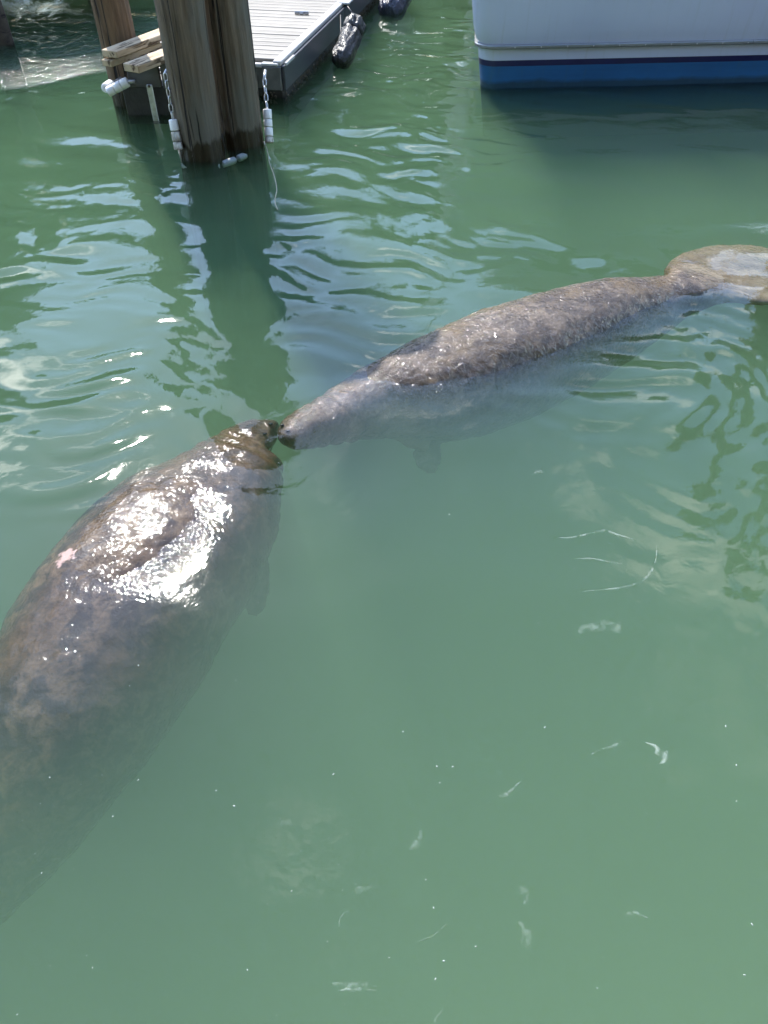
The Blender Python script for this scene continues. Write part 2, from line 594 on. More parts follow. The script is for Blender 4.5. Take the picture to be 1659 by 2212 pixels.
def ball(r, squash=(1, 1, 1), seg=12, rings=8):
    bm = bmesh.new()
    bmesh.ops.create_uvsphere(bm, u_segments=seg, v_segments=rings, radius=r)
    bmesh.ops.scale(bm, vec=squash, verts=bm.verts)
    me = bpy.data.meshes.new('ball'); bm.to_mesh(me); bm.free()
    me.polygons.foreach_set('use_smooth', [True] * len(me.polygons))
    return me

# the right-hand animal: swims at the surface, back awash, tail paddle just under
def st(px, py, z, w, u, d):
    p = at(px, py, z)
    return (p.x, p.y, z, w, u, d)
ST_R = [
    st(606, 944, -0.055, 0.045, 0.035, 0.035),
    st(628, 938, -0.065, 0.088, 0.060, 0.070),
    st(665, 922, -0.080, 0.098, 0.082, 0.095),
    st(705, 908, -0.095, 0.118, 0.098, 0.115),
    st(760, 886, -0.127, 0.150, 0.130, 0.150),
    st(820, 866, -0.163, 0.190, 0.178, 0.190),
    st(890, 850, -0.174, 0.245, 0.232, 0.250),
    st(990, 824, -0.189, 0.300, 0.268, 0.300),
    st(1100, 782, -0.193, 0.325, 0.285, 0.310),
    st(1210, 738, -0.184, 0.300, 0.272, 0.290),
    st(1320, 694, -0.155, 0.245, 0.232, 0.240),
    st(1415, 660, -0.114, 0.175, 0.168, 0.170),
    st(1475, 632, -0.059, 0.150, 0.100, 0.110),
    st(1530, 604, -0.048, 0.300, 0.050, 0.060),
    st(1600, 592, -0.052, 0.370, 0.035, 0.045),
    st(1680, 584, -0.067, 0.360, 0.025, 0.035),
    st(1745, 578, -0.080, 0.240, 0.018, 0.025),
    st(1765, 580, -0.082, 0.080, 0.010, 0.012),
]
fa = at(880, 905, -0.28); fb = at(915, 965, -0.42); fc = at(925, 1010, -0.50)
FL_R = [[(fa.x, fa.y + 0.10, -0.28, 0.06, 0.05, 0.05), (fa.x + .02, fa.y - .08, -0.33, 0.075, 0.035, 0.035), (fb.x, fb.y, -0.40, 0.085, 0.028, 0.028), (fc.x, fc.y, -0.46, 0.07, 0.02, 0.02), (fc.x + .01, fc.y - .06, -0.49, 0.025, 0.01, 0.01)]]
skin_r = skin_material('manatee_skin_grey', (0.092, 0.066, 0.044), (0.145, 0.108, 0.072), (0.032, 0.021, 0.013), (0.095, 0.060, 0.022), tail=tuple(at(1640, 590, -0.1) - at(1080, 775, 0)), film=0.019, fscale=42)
man_r, SR = manatee('manatee', ST_R, FL_R, skin_r, 'slimmer grey manatee showing its whole body and sunlit paddle tail by the boat', at(1080, 775, 0))

ST_L = [
    st(590, 940, -0.085, 0.085, 0.030, 0.035),
    st(572, 943, -0.100, 0.125, 0.055, 0.070),
    st(545, 958, -0.116, 0.150, 0.078, 0.095),
    st(528, 985, -0.141, 0.200, 0.105, 0.130),
    st(497, 1035, -0.174, 0.262, 0.168, 0.180),
    st(458, 1095, -0.227, 0.335, 0.238, 0.250),
    st(398, 1165, -0.278, 0.385, 0.300, 0.300),
    st(315, 1265, -0.304, 0.395, 0.326, 0.330),
    st(230, 1400, -0.338, 0.385, 0.325, 0.340),
    st(140, 1560, -0.383, 0.335, 0.300, 0.310),
    st(45, 1730, -0.496, 0.260, 0.240, 0.250),
    st(-70, 1890, -0.598, 0.215, 0.165, 0.170),
    st(-175, 2010, -0.739, 0.165, 0.100, 0.110),
    st(-260, 2130, -0.849, 0.225, 0.045, 0.055),
    st(-320, 2260, -0.931, 0.270, 0.030, 0.040),
    st(-380, 2400, -0.992, 0.230, 0.022, 0.030),
    st(-425, 2480, -1.027, 0.090, 0.012, 0.012),
]
ga = at(520, 1130, -0.36)
FL_L = [[(ga.x - .16, ga.y, -0.28, 0.07, 0.05, 0.05), (ga.x - .02, ga.y - .03, -0.34, 0.085, 0.04, 0.04), (ga.x + .05, ga.y - .14, -0.48, 0.085, 0.03, 0.03), (ga.x + .06, ga.y - .26, -0.62, 0.065, 0.02, 0.02), (ga.x + .05, ga.y - .31, -0.66, 0.025, 0.01, 0.01)]]
OL = at(300, 1230, 0)
scars = [(tuple(at(140, 1200, -0.01) - OL), 0.075), (tuple(at(115, 1662, -0.06) - OL), 0.024), (tuple(at(30, 1690, -0.08) - OL), 0.030)]
skin_l = skin_material('manatee_skin_brown', (0.066, 0.041, 0.021), (0.112, 0.075, 0.042), (0.013, 0.008, 0.005), (0.066, 0.033, 0.008), scars)
man_l, SL = manatee('manatee', ST_L, FL_L, skin_l, 'broad mottled brown manatee with a pink scar on its back', OL)

eye_mat = mat_simple('wet_black', (0.01, 0.01, 0.01), (0.02, 0.018, 0.015), 20, 0.1, bump=0.0)
eye_me = ball(0.011); eye_me.materials.append(eye_mat)
nos_me = ball(0.012, (1, 0.6, 0.5)); nos_me.materials.append(eye_mat)
for root, S, sgn in ((man_r, SR, 1), (man_l, SL, 1)):
    for name, me, i, off in (('eye', eye_me, 44, 0.93), ('nostril', nos_me, 8, 0.35)):
        p = Vector(S[i][:3]); q = Vector(S[i + 1][:3])
        t = (q - p).normalized(); s = t.cross(Vector((0, 0, 1))).normalized()
        for k in (-1, 1):
            zz = S[i][4] * (0.30 if name == 'eye' else 0.90)
            link(name, me, root, loc=p + s * k * S[i][3] * off + Vector((0, 0, zz)) - root.location)

# ------------------------------------------------------------------ pilings
def piling(name, base, r, height, mat, label, group, lean=(0, 0), seed=0, taper=0.02):
    V, Fs = [], []
    n, m = 72, 60
    for j in range(m + 1):
        z = -2.5 + (height + 2.5) * j / m
        u = z / height
        for k in range(n):
            a = 2 * math.pi * k / n
            dirv = Vector((math.cos(a), math.sin(a), 0))
            nn = mnoise.fractal(Vector((dirv.x * 7 + seed, dirv.y * 7, z * 0.55)), 1.0, 2.0, 4)
            cr = mnoise.noise(Vector((dirv.x * 11 + seed * 3, dirv.y * 11, z * 0.35 + 9)))
            groove = -0.012 * max(0, 1 - abs(cr) / 0.10)
            rr = r * (1 - taper * u) + 0.007 * nn + groove + 0.006 * mnoise.noise(Vector((seed, 0, z * 1.2)))
            if z < 0.10: rr += 0.006 * (1 + mnoise.noise(dirv * 14 + Vector((0, 0, z * 14))))
            V.append((dirv.x * rr + lean[0] * z, dirv.y * rr + lean[1] * z, z))
    for j in range(m):
        for k in range(n):
            k2 = (k + 1) % n
            Fs.append((j * n + k, j * n + k2, (j + 1) * n + k2, (j + 1) * n + k))
    Fs.append(tuple(m * n + k for k in range(n)))
    root = empty(name, (base.x, base.y, 0))
    tag(root, label, 'piling', group)
    link('timber', mesh_from('timber', V, Fs, mat, True), root)
    return root

def pile_material(name, light, dark, grey, wet=0.14):
    t = NT(name)
    v = t.mapping((1, 1, 0.07))
    n = t.noise(v, 26, 8, 0.7, 0.5)
    c = t.ramp(n, [(0.30, dark), (0.5, tuple((a + b) * .5 for a, b in zip(light, dark))), (0.72, light)])
    c = t.mix(t.ramp(t.noise(t.mapping((1, 1, 0.35)), 3.5, 4, 0.6), [(0.42, 0.0), (0.62, 0.8)]), c, grey)
    crack = t.ramp(t.noise(t.mapping((1, 1, 0.05)), 15, 4, 0.6, 1.2), [(0.39, 0.0), (0.445, 1.0)])
    c = t.mix(crack, (0.012, 0.010, 0.008), c)
    # weed and wet line just over the water
    sp = t.node('ShaderNodeSeparateXYZ'); t.l.new(t.tc.outputs['Object'], sp.inputs[0])
    zz = t.math('ADD', sp.outputs['Z'], t.math('MULTIPLY', t.noise(t.mapping((1, 1, 0.15)), 14, 3), -0.22))
    wetf = t.ramp(zz, [(0.0, 1.0), (0.03, 0.0)])
    c = t.mix(wetf, c, (0.020, 0.014, 0.006))
    hh = t.mix(0.55, n, crack)
    rough = t.mix(wetf, (0.85, 0.85, 0.85), (0.35, 0.35, 0.35))
    t.principled(c, rough, 0, t.bump(hh, 0.9, 0.012), 0.3)
    return t.m

pm1 = pile_material('piling_wood', (0.19, 0.145, 0.095), (0.045, 0.034, 0.023), (0.105, 0.102, 0.080))
pm2 = pile_material('piling_wood_brown', (0.21, 0.135, 0.075), (0.055, 0.034, 0.018), (0.12, 0.085, 0.055))
B1 = at(437, 333); B2 = at(525, 306); B3 = at(284, 220)
pile1 = piling('piling', B1, 0.165, 3.1, pm1, 'nearer grey timber piling of the pair chained to the floating dock', 'timber pilings', lean=(0.015, 0.0), seed=1)
pile2 = piling('piling', B2 + Vector((-0.005, 0.0, 0)), 0.168, 3.3, pm1, 'grey timber piling with sunlit edge beside the white chain rollers', 'timber pilings', lean=(0.0, 0.0), seed=5)
pile3 = piling('piling', B3, 0.150, 3.2, pm2, 'single brown timber piling held by the white rolled hoop', 'timber pilings', lean=(-0.0, 0), seed=9)

for (x, y, r_, h_, sd, lab) in ((3.95, 6.7, 0.16, 4.6, 14, 'tall mooring piling beside the boat, mirrored in rippled water'), (4.75, 6.3, 0.17, 5.3, 21, 'tallest mooring piling beyond the boat side, mirrored in rippled water')):
    piling('piling', Vector((x, y, 0)), r_, h_, pm2, lab, 'timber pilings', seed=sd)

# ------------------------------------------------------------------ floating dock
DZ = 0.325
A = at(606, 135, DZ)                      # the corner of the deck towards the camera
DR = R(-11.0)                             # dock heading: long edge points 11 deg right of +Y
dock = empty('floating_dock', (A.x, A.y, 0), DR)
tag(dock, 'floating dock with bleached plank deck, dark side boards and timber frame', 'dock')
deck_mat = mat_simple('bleached_planks', (0.115, 0.105, 0.088), (0.245, 0.228, 0.195), 9, 0.75, bump=0.5, dist=0.004, stretch=(0.12, 1, 1), rnd=0.28)
edge_mat = mat_simple('white_trim', (0.34, 0.335, 0.32), (0.46, 0.45, 0.435), 5, 0.5, bump=0.1)
fascia_mat = mat_simple('slate_fascia', (0.018, 0.021, 0.030), (0.034, 0.039, 0.050), 4, 0.42, bump=0.25, stretch=(1, 0.4, 2))
corner_mat = mat_simple('weathered_alloy', (0.06, 0.06, 0.06), (0.11, 0.108, 0.105), 6, 0.45, metal=0.3, bump=0.2)
float_mat = mat_simple('black_float', (0.008, 0.008, 0.008), (0.02, 0.02, 0.018), 9, 0.6, bump=0.6, dist=0.01)
new_wood = mat_wood('pale_timber', (0.50, 0.38, 0.23), (0.24, 0.16, 0.085), (0.15, 1, 1), 14, 0.4, 0.003, grey=(0.50, 0.42, 0.31))
old_wood = mat_simple('grey_board', (0.055, 0.055, 0.055), (0.11, 0.11, 0.105), 7, 0.8, bump=0.4, stretch=(0.3, 1, 1))
steel = mat_simple('galvanised_steel', (0.30, 0.30, 0.30), (0.50, 0.50, 0.49), 24, 0.38, metal=0.85, bump=0.25, dist=0.002)
rust = mat_simple('dark_bolt', (0.05, 0.04, 0.03), (0.13, 0.10, 0.07), 30, 0.6, metal=0.6, bump=0.3)
white_pl = mat_simple('white_plastic', (0.62, 0.62, 0.60), (0.80, 0.80, 0.79), 12, 0.42, bump=0.15)
black_rb = mat_simple('black_rubber', (0.010, 0.010, 0.011), (0.03, 0.03, 0.032), 10, 0.5, bump=0.3)

DW, DL = 1.28, 9.0                        # deck width, length (local -x, +y)
boards = 66
bw = DL / boards
for i in range(boards):
    b = MB()
    b.box((0, 0, 0), (DW - 0.14, bw - 0.012, 0.034), bev=0.004)
    if i < 3:
        me_b = None
    o = b.build('deck_board', deck_mat, dock, loc=(-0.07 - (DW - 0.14) / 2 + random.uniform(-.004, .004), 0.10 + bw * (i + 0.5), DZ - 0.017 + random.uniform(-.002, .002)))
MB_ = MB(); MB_.box((-0.035, DL / 2, DZ - 0.010), (0.075, DL, 0.038), bev=0.006); MB_.build('edge_trim', edge_mat, dock)
MB_ = MB(); MB_.box((-DW + 0.035, DL / 2, DZ - 0.010), (0.075, DL, 0.038), bev=0.006); MB_.build('edge_trim', edge_mat, dock)
# side boards: two lengths with a joint
for y0, y1 in ((0.0, 2.28), (2.30, 5.2), (5.22, DL)):
    b = MB(); b.box((0.016, (y0 + y1) / 2, DZ - 0.122), (0.030, y1 - y0, 0.190), bev=0.004)
    b.build('fascia', fascia_mat, dock)
b = MB(); b.box((0.018, 2.66, DZ + 0.006), (0.12, 0.72, 0.022), bev=0.006); b.build('bumper_strip', edge_mat, dock)
b = MB(); b.box((0.044, 0.13, DZ - 0.012), (0.022, 0.26, 0.026), bev=0.004); b.build('trim_cap', edge_mat, dock)
# front frame
b = MB(); b.box((-0.085, -0.012, DZ - 0.122), (0.17, 0.030, 0.190), bev=0.008); b.build('corner_plate', corner_mat, dock)
b = MB(); b.box((-0.095, 0.002, DZ - 0.017), (0.15, 0.055, 0.020), bev=0.004); b.build('corner_cap', edge_mat, dock)
b = MB(); b.box((-0.60, 0.045, DZ - 0.040), (0.86, 0.045, 0.028), bev=0.004); b.build('front_ledge', edge_mat, dock)
b = MB(); b.box((-0.60, 0.060, DZ - 0.138), (0.86, 0.030, 0.165), bev=0.004); b.build('front_channel', corner_mat, dock)
b = MB(); b.box((-0.285, 0.040, DZ - 0.150), (0.085, 0.020, 0.090), bev=0.004); br = b.build('chain_bracket', black_rb, dock)
# floats under the deck
for i in range(4):
    y0 = 0.16 + i * 2.2
    b = MB(); b.box((-DW / 2, y0 + 1.06, -0.06), (DW - 0.06, 2.12, 0.42), bev=0.03)
    b.build('float', float_mat, dock)
# barnacle crust at the float's waterline
bar_mat = mat_simple('barnacle', (0.05, 0.045, 0.035), (0.17, 0.15, 0.12), 30, 0.9, bump=0.8, dist=0.01)
b = MB()
for i in range(420):
    yy = random.uniform(0.16, 5.0); zz = random.uniform(-0.05, 0.045)
    s = random.uniform(0.006, 0.018)
    V = []
    n = 6
    for k in range(n):
        a = 6.283 * k / n
        V.append((0, s * math.cos(a), s * math.sin(a)))
    V += [(s * 1.1, s * .35 * math.cos(6.283 * k / n), s * .35 * math.sin(6.283 * k / n)) for k in range(n)]
    b.add([Vector(v) + Vector((-0.034, yy, zz)) for v in V], [(k, (k + 1) % n, n + (k + 1) % n, n + k) for k in range(n)] + [tuple(range(n, 2 * n))])
for i in range(160):
    xx = random.uniform(-1.2, -0.1); zz = random.uniform(-0.05, 0.04); s = random.uniform(0.006, 0.016)
    n = 6
    V = [(s * math.cos(6.283 * k / n), 0, s * math.sin(6.283 * k / n)) for k in range(n)] + [(s * .35 * math.cos(6.283 * k / n), -s * 1.1, s * .35 * math.sin(6.283 * k / n)) for k in range(n)]
    b.add([Vector(v) + Vector((xx, 0.164, zz)) for v in V], [(k, (k + 1) % n, n + (k + 1) % n, n + k) for k in range(n)] + [tuple(range(n, 2 * n))])
o = b.build('barnacle_crust', bar_mat, dock); tag(o, kind='stuff')
# gull droppings and a cleat
dock_inv = (Matrix.Translation((A.x, A.y, 0)) @ Matrix.Rotation(DR, 4, 'Z')).inverted()
def dl(px, py, z): return dock_inv @ at(px, py, z)
b = MB()
c = dl(652, 32, DZ)
for dx, s in ((-0.05, 0.02), (0.0, 0.028), (0.05, 0.02)):
    b.box((c.x + dx, c.y, DZ + 0.012), (0.05, s, 0.022), bev=0.006)
b.box((c.x, c.y, DZ + 0.028), (0.15, 0.020, 0.014), bev=0.005)
b.build('cleat', steel, dock)

# timber frame end on the left: two planks on a beam, dark front board
def plank(pa, pb, width, thick, z, mat, name, side=-1):
    pa, pb = Vector(pa), Vector(pb)
    d = (pb - pa); d.z = 0
    L = d.length; d.normalize()
    nrm = Vector((d.y, -d.x, 0))
    c = (pa + pb) / 2 + nrm * width / 2 * side
    b = MB(); b.box((0, 0, 0), (L, width, thick), bev=0.005)
    return b.build(name, mat, dock, loc=(c.x, c.y, z - thick / 2), rot=(0, 0, math.atan2(d.y, d.x)))
YF = 6.86                                  # the frame's front face
def dly(px, py, Y): return dock_inv @ cpt(px, py, Y)
z1, z2 = 0.53, 0.475
plank(dl(218, 107, z1), dl(372, 50, z1), 0.150, 0.050, z1, new_wood, 'plank', 1)
plank(dl(298, 142, z2), dl(420, 96, z2), 0.155, 0.055, z2, new_wood, 'plank', -1)
plank(dl(219, 132, z2 - .02), dl(330, 92, z2 - .02), 0.10, 0.045, z2 - 0.008, new_wood, 'plank', 1)
def front_piece(name, xa, xb, ya, yb, Y, depth, mat):
    p, q, r_ = cpt(xa, ya, Y), cpt(xb, ya, Y), cpt((xa + xb) / 2, yb, Y)
    w, hgt = (q - p).length, p.z - r_.z
    c = dock_inv @ Vector(((p.x + q.x) / 2, Y + depth / 2, (p.z + r_.z) / 2))
    b = MB(); b.box((0, 0, 0), (w, depth, hgt), bev=0.005)
    return b.build(name, mat, dock, loc=c, rot=(0, 0, -DR))
front_piece('front_board', 270, 340, 141, 189, YF, 0.045, old_wood)
front_piece('frame_block', 341, 362, 126, 192, YF - 0.02, 0.07, old_wood)
front_piece('frame_float', 262, 372, 186, 268, YF + 0.10, 1.1, float_mat)
strap = front_piece('strap', 315, 328, 183, 262, YF - 0.015, 0.010, steel)
bm_ = ball(0.012, (1, .6, 1), 8, 6); bm_.materials.append(rust)
link('bolt', bm_, strap, loc=(0, -0.008, 0.13))
# hoop round the single piling: bent tube with white rollers
h0 = dly(277, 176, YF - 0.03); h1 = dly(233, 199, YF - 0.06)
hoop = empty('pile_hoop', (0, 0, 0)); hoop.parent = dock
pts = [Vector(h0) + Vector((0.06, 0.0, 0.0)), Vector(h0), Vector(h1), Vector(h1) + Vector((-0.05, 0.06, 0.01)), Vector(h1) + Vector((-0.05, 0.50, 0.0)), Vector(h1) + Vector((0.10, 0.60, 0.0)), Vector(h0) + Vector((0.2, 0.55, 0))]
b = MB(); b.tube(pts, 0.016, 8); b.build('hoop_bar', steel, hoop, True)
def roller(p, q, r, mat, parent, name='roller', n=14):
    p, q = Vector(p), Vector(q)
    d = (q - p); L = d.length
    b = MB()
    prof = [(0.0, 0.45), (0.0, 0.86), (0.03, 0.97), (0.08, 1.0), (0.92, 1.0), (0.97, 0.97), (1.0, 0.86), (1.0, 0.45)]
    b.tube([Vector((0, 0, L * a + 0.0002 * i)) for i, (a, _) in enumerate(prof)], [r * k for _, k in prof], n)
    o = b.build(name, mat, parent, True)
    o.location = p
    o.rotation_mode = 'QUATERNION'
    o.rotation_quaternion = d.to_track_quat('Z', 'Y')
    return o
a_, b_ = Vector(h0), Vector(h1)
for k in range(3):
    roller(a_.lerp(b_, k / 3 + 0.012), a_.lerp(b_, (k + 1) / 3 - 0.012), 0.038, white_pl, hoop)
roller(b_ + Vector((-0.045, 0.05, .012)), b_ + Vector((-0.052, 0.17, 0.012)), 0.037, white_pl, hoop)

# ------------------------------------------------------------------ chain with white rollers round the pair
chain = empty('mooring_chain', (B1.x, B1.y, 0))
tag(chain, 'galvanised chain with white rollers looped round the paired pilings', 'chain')
def link_mesh(L=0.060, w=0.036, r=0.0055):
    R_ = w / 2 - r; s = L / 2 - w / 2
    pts = []
    for k in range(7):
        a = -math.pi / 2 + math.pi * k / 6
        pts.append(Vector((R_ * math.sin(a) if False else R_ * math.cos(a + math.pi / 2) * -1, 0, s + R_ * math.sin(a + math.pi / 2))))
    for k in range(7):
        a = math.pi * k / 6
        pts.append(Vector((R_ * math.cos(a), 0, -s - R_ * math.sin(a))))
    n = 6
    m = len(pts)
    V, Fs = [], []
    for i in range(m):
        t = (pts[(i + 1) % m] - pts[i - 1]).normalized()
        u = Vector((0, 1, 0)); sdir = t.cross(u)
        for k in range(n):
            a = 6.2832 * k / n
            V.append(pts[i] + (u * math.cos(a) + sdir * math.sin(a)) * r)
    for i in range(m):
        for k in range(n):
            i2, k2 = (i + 1) % m, (k + 1) % n
            Fs.append((i * n + k, i * n + k2, i2 * n + k2, i2 * n + k))
    me = mesh_from('link', V, Fs, steel, True)
    return me
LM = link_mesh()
def chain_run(p, q, sag=0.0):
    p, q = Vector(p), Vector(q)
    L = (q - p).length
    n = max(2, int(L / 0.047))
    for i in range(n):
        u = (i + 0.5) / n
        c = p.lerp(q, u) - Vector((0, 0, sag * 4 * u * (1 - u)))
        o = link('link', LM, chain)
        o.location = c - chain.location
        qd = (q - p).to_track_quat('Z', 'Y')
        o.rotation_mode = 'QUATERNION'
        from mathutils import Quaternion
        o.rotation_quaternion = qd @ Quaternion((0, 0, 1), (math.pi / 2 if i % 2 else 0) + 0.5 + random.uniform(-.25, .25))
        o.scale = (1.08, 1.08, 1.08)
cl0 = cpt(357, 158, B1.y - 0.06); cl1 = cpt(374, 258, B1.y - 0.10)
cr0 = cpt(571, 170, B2.y + 0.20); cr1 = cpt(577, 236, B2.y + 0.06)
chain_run(cl0, cl1)
chain_run(cr0, cr1)
dirty_pl = mat_simple('fouled_plastic', (0.13, 0.10, 0.06), (0.72, 0.70, 0.64), 22, 0.6, bump=0.9, dist=0.012)
def rel(p): return Vector(p) - chain.location
def beads(points, r, mats):
    for i, (p, q) in enumerate(points):
        roller(rel(p), rel(q), r, mats[i % len(mats)], chain)
lw = cpt(386, 322, B1.y - 0.14)
beads([(cl1, cl1.lerp(lw, 0.36)), (cl1.lerp(lw, 0.40), cl1.lerp(lw, 0.72)), (cl1.lerp(lw, 0.75), lw)], 0.034, [white_pl, dirty_pl, dirty_pl])
rw = cpt(582, 308, B2.y - 0.03)
beads([(cr1, cr1.lerp(rw, 0.28)), (cr1.lerp(rw, 0.30), cr1.lerp(rw, 0.52)), (cr1.lerp(rw, 0.54), cr1.lerp(rw, 0.80)), (cr1.lerp(rw, 0.82), rw)], 0.034, [white_pl, white_pl, white_pl, dirty_pl])
ringpts = [at(394, 356, -0.05), at(418, 362, -0.055), at(445, 362, -0.055), at(478, 356, -0.055), at(512, 344, -0.055), at(545, 328, -0.05), at(574, 308, -0.045)]
for p, q in zip(ringpts[:-1], ringpts[1:]):
    roller(rel(p.lerp(q, 0.08)), rel(p.lerp(q, 0.85)), 0.026, white_pl, chain)
b = MB(); b.tube([rel(lw)] + [rel(p) for p in ringpts] + [rel(rw)], 0.008, 6); b.build('hoop_cable', steel, chain, True)
for c_, dv in ((cr0, (0.0, 0.10, 0.03)), (cl0, (0.02, 0.14, 0.03))):
    shk = MB(); shk.tube([rel(c_) + Vector(dv), rel(c_)], 0.012, 8); shk.build('shackle', steel, chain, True)

# ------------------------------------------------------------------ wrapped fenders on the dock's side
def tarp_material(name, c, rough=0.28):
    t = NT(name)
    v = t.mapping((1, 1, 1))
    n = t.noise(t.mapping((1.0, 1.0, 0.25)), 14, 5, 0.6, 1.2)
    t.principled(t.ramp(n, [(0.3, c), (0.7, tuple(x * 2.6 for x in c))]), rough, 0, t.bump(n, 1.0, 0.05), 0.6)
    return t.m
tarp = tarp_material('black_plastic_wrap', (0.018, 0.018, 0.018))
tarp2 = tarp_material('navy_plastic_wrap', (0.016, 0.018, 0.030))
def fender(name, top, axis_v, L, r, mat, label, seed):
    root = empty(name, top)
    tag(root, label, 'fender', 'wrapped fenders on the dock side')
    q = axis_v.normalized().to_track_quat('Z', 'Y')
    V, Fs = [], []
    n, m = 40, 40
    for j in range(m + 1):
        u = j / m
        prof = 1.0
        if u < 0.10: prof = 0.45 + 0.55 * (u / 0.10) ** 0.6
        elif u < 0.26: prof = 0.98
        elif u < 0.31: prof = 0.80
        elif u > 0.86: prof = 0.5 + 0.5 * ((1 - u) / 0.14) ** 0.6
        for k in range(n):
            a = 6.2832 * k / n
            d = Vector((math.cos(a), math.sin(a), 0))
            f = mnoise.fractal(Vector((d.x * 2.4 + seed, d.y * 2.4, u * 2.2)), 1.0, 2.0, 3)
            fl = abs(mnoise.noise(Vector((d.x * 3.2 + seed * 2, d.y * 3.2, u * 1.1 + 4))))
            V.append(q @ (d * r * prof * (0.95 + 0.16 * f + 0.30 * fl) + Vector((0, 0, u * L))))
    for j in range(m):
        for k in range(n):
            k2 = (k + 1) % n
            Fs.append((j * n + k, j * n + k2, (j + 1) * n + k2, (j + 1) * n + k))
    Fs.append(tuple(range(n - 1, -1, -1))); Fs.append(tuple(m * n + k for k in range(n)))
    link('wrap', mesh_from('wrap', V, Fs, mat, True), root)
    b = MB()
    ring_ = [q @ (Vector((math.cos(6.2832 * k / 16), math.sin(6.2832 * k / 16), 0)) * r * 0.93 + Vector((0, 0, L * 0.285))) for k in range(17)]
    b.tube(ring_, 0.007, 6); b.build('strap', black_rb, root, True)
    return root
ft = cpt(772, 42, at(760, 130).y + 0.22); fbm = cpt(738, 128, at(745, 140).y - 0.02)
fd = fender('fender', ft, fbm - ft, (fbm - ft).length * 1.12, 0.105, tarp, 'black plastic wrapped fender roll hanging from the dock side board', 2)
rp = dock.matrix_basis @ Vector((0.04, 2.05, DZ - 0.05))
b = MB(); b.tube([rp - Vector(ft), (rp + fbm) / 2 - Vector(ft) + Vector((0, 0, -0.04)), fbm - Vector(ft) + Vector((-0.03, 0.05, 0.05))], 0.008, 6)
b.build('rope', black_rb, fd, True)
b = MB(); b.tube([Vector((0, 0, 0.0)), Vector((-0.10, 0.06, 0.10))], 0.008, 6); b.build('rope', black_rb, fd, True)
ft2 = cpt(878, -40, at(850, 22).y + 0.35); fb2 = cpt(846, 18, at(848, 28).y)
fender('fender', ft2, fb2 - ft2, (fb2 - ft2).length * 1.25, 0.15, tarp2, 'navy plastic wrapped fender at the far end of the dock side', 6)

# ------------------------------------------------------------------ boat
def gelcoat_material():
    t = NT('white_gelcoat')
    c = t.ramp(t.noise(t.mapping((1, 1, 1)), 1.4, 4, 0.5), [(0.3, (0.43, 0.48, 0.60)), (0.7, (0.47, 0.52, 0.63))])
    run = t.ramp(t.noise(t.mapping((7, 1, 0.35)), 3.5, 5, 0.6), [(0.56, 0.0), (0.72, 0.30)])
    c = t.mix(run, c, (0.36, 0.38, 0.40))
    t.principled(c, t.mix(run, (0.2, 0.2, 0.2), (0.45, 0.45, 0.45)), 0, None, 0.5)
    return t.m
gel = gelcoat_material()
navy = mat_simple('navy_boot_stripe', (0.008, 0.008, 0.05), (0.012, 0.012, 0.065), 3, 0.3, bump=0.03)
def antifouling_material():
    t = NT('blue_antifouling')
    v = t.mapping((0.5, 1, 3))
    c = t.ramp(t.noise(v, 2.5, 5, 0.6), [(0.3, (0.008, 0.078, 0.21)), (0.7, (0.012, 0.11, 0.28))])
    sp = t.node('ShaderNodeSeparateXYZ'); t.l.new(t.tc.outputs['Object'], sp.inputs[0])
    zz = t.math('ADD', sp.outputs['Z'], t.math('MULTIPLY', t.noise(t.mapping((1, 1, 1)), 3, 4, 0.6), -0.08))
    c = t.mix(t.ramp(zz, [(0.0, 0.85), (0.035, 0.15)]), c, (0.010, 0.035, 0.045))
    c = t.mix(t.ramp(t.noise(t.mapping((6, 1, 0.8)), 4, 4, 0.6), [(0.55, 0.0), (0.75, 0.35)]), c, (0.03, 0.09, 0.14))
    t.principled(c, 0.5, 0, t.bump(t.noise(v, 10, 4), 0.12, 0.004), 0.4)
    return t.m
antif = antifouling_material()
rail_m = mat_simple('grey_rub_rail', (0.15, 0.165, 0.17), (0.25, 0.265, 0.27), 9, 0.4, metal=0.5, bump=0.15, stretch=(0.3, 1, 1))
glass = mat_simple('dark_window', (0.015, 0.02, 0.025), (0.03, 0.035, 0.04), 2, 0.08, bump=0.0)
P0, P1 = at(1043, 193), at(1659, 178)
bd = (P1 - P0); BA = math.atan2(bd.y, bd.x)
boat = empty('motor_boat', (P0.x, P0.y, 0), BA)
tag(boat, 'white motor boat hull with navy stripe and blue bottom paint', 'boat')
def outline(off, n_c=8):
    """local plan: transom along +x at y=0, sides run back and close at the bow"""
    r = 0.14
    BWD = 4.3
    xl, xr, y0 = -off, BWD + off, -off * 0.35
    pts = []
    for i in range(13): pts.append((xr - r - (xr - xl - 2 * r) * i / 12, y0))
    for k in range(1, n_c + 1):
        a = -math.pi / 2 - (math.pi / 2) * k / n_c
        pts.append((xl + r + r * math.cos(a), y0 + r + r * math.sin(a)))
    side = [(0.10, 0.7), (0.22, 1.5), (0.38, 2.5), (0.62, 4.0), (1.0, 6.0), (1.45, 8.0), (1.85, 9.4)]
    for dx, y in side: pts.append((xl + dx, y))
    pts.append(((xl + xr) / 2, 10.6 + off))
    for dx, y in side[::-1]: pts.append((xr - dx, y))
    for k in range(n_c):
        a = 0 - (math.pi / 2) * k / n_c
        pts.append((xr - r + r * math.cos(a), y0 + r + r * math.sin(a)))
    return pts
def flare(z): return 0.17 * z + (0.03 * max(0, z - 0.36) / 0.1 if z < 0.46 else 0.03)
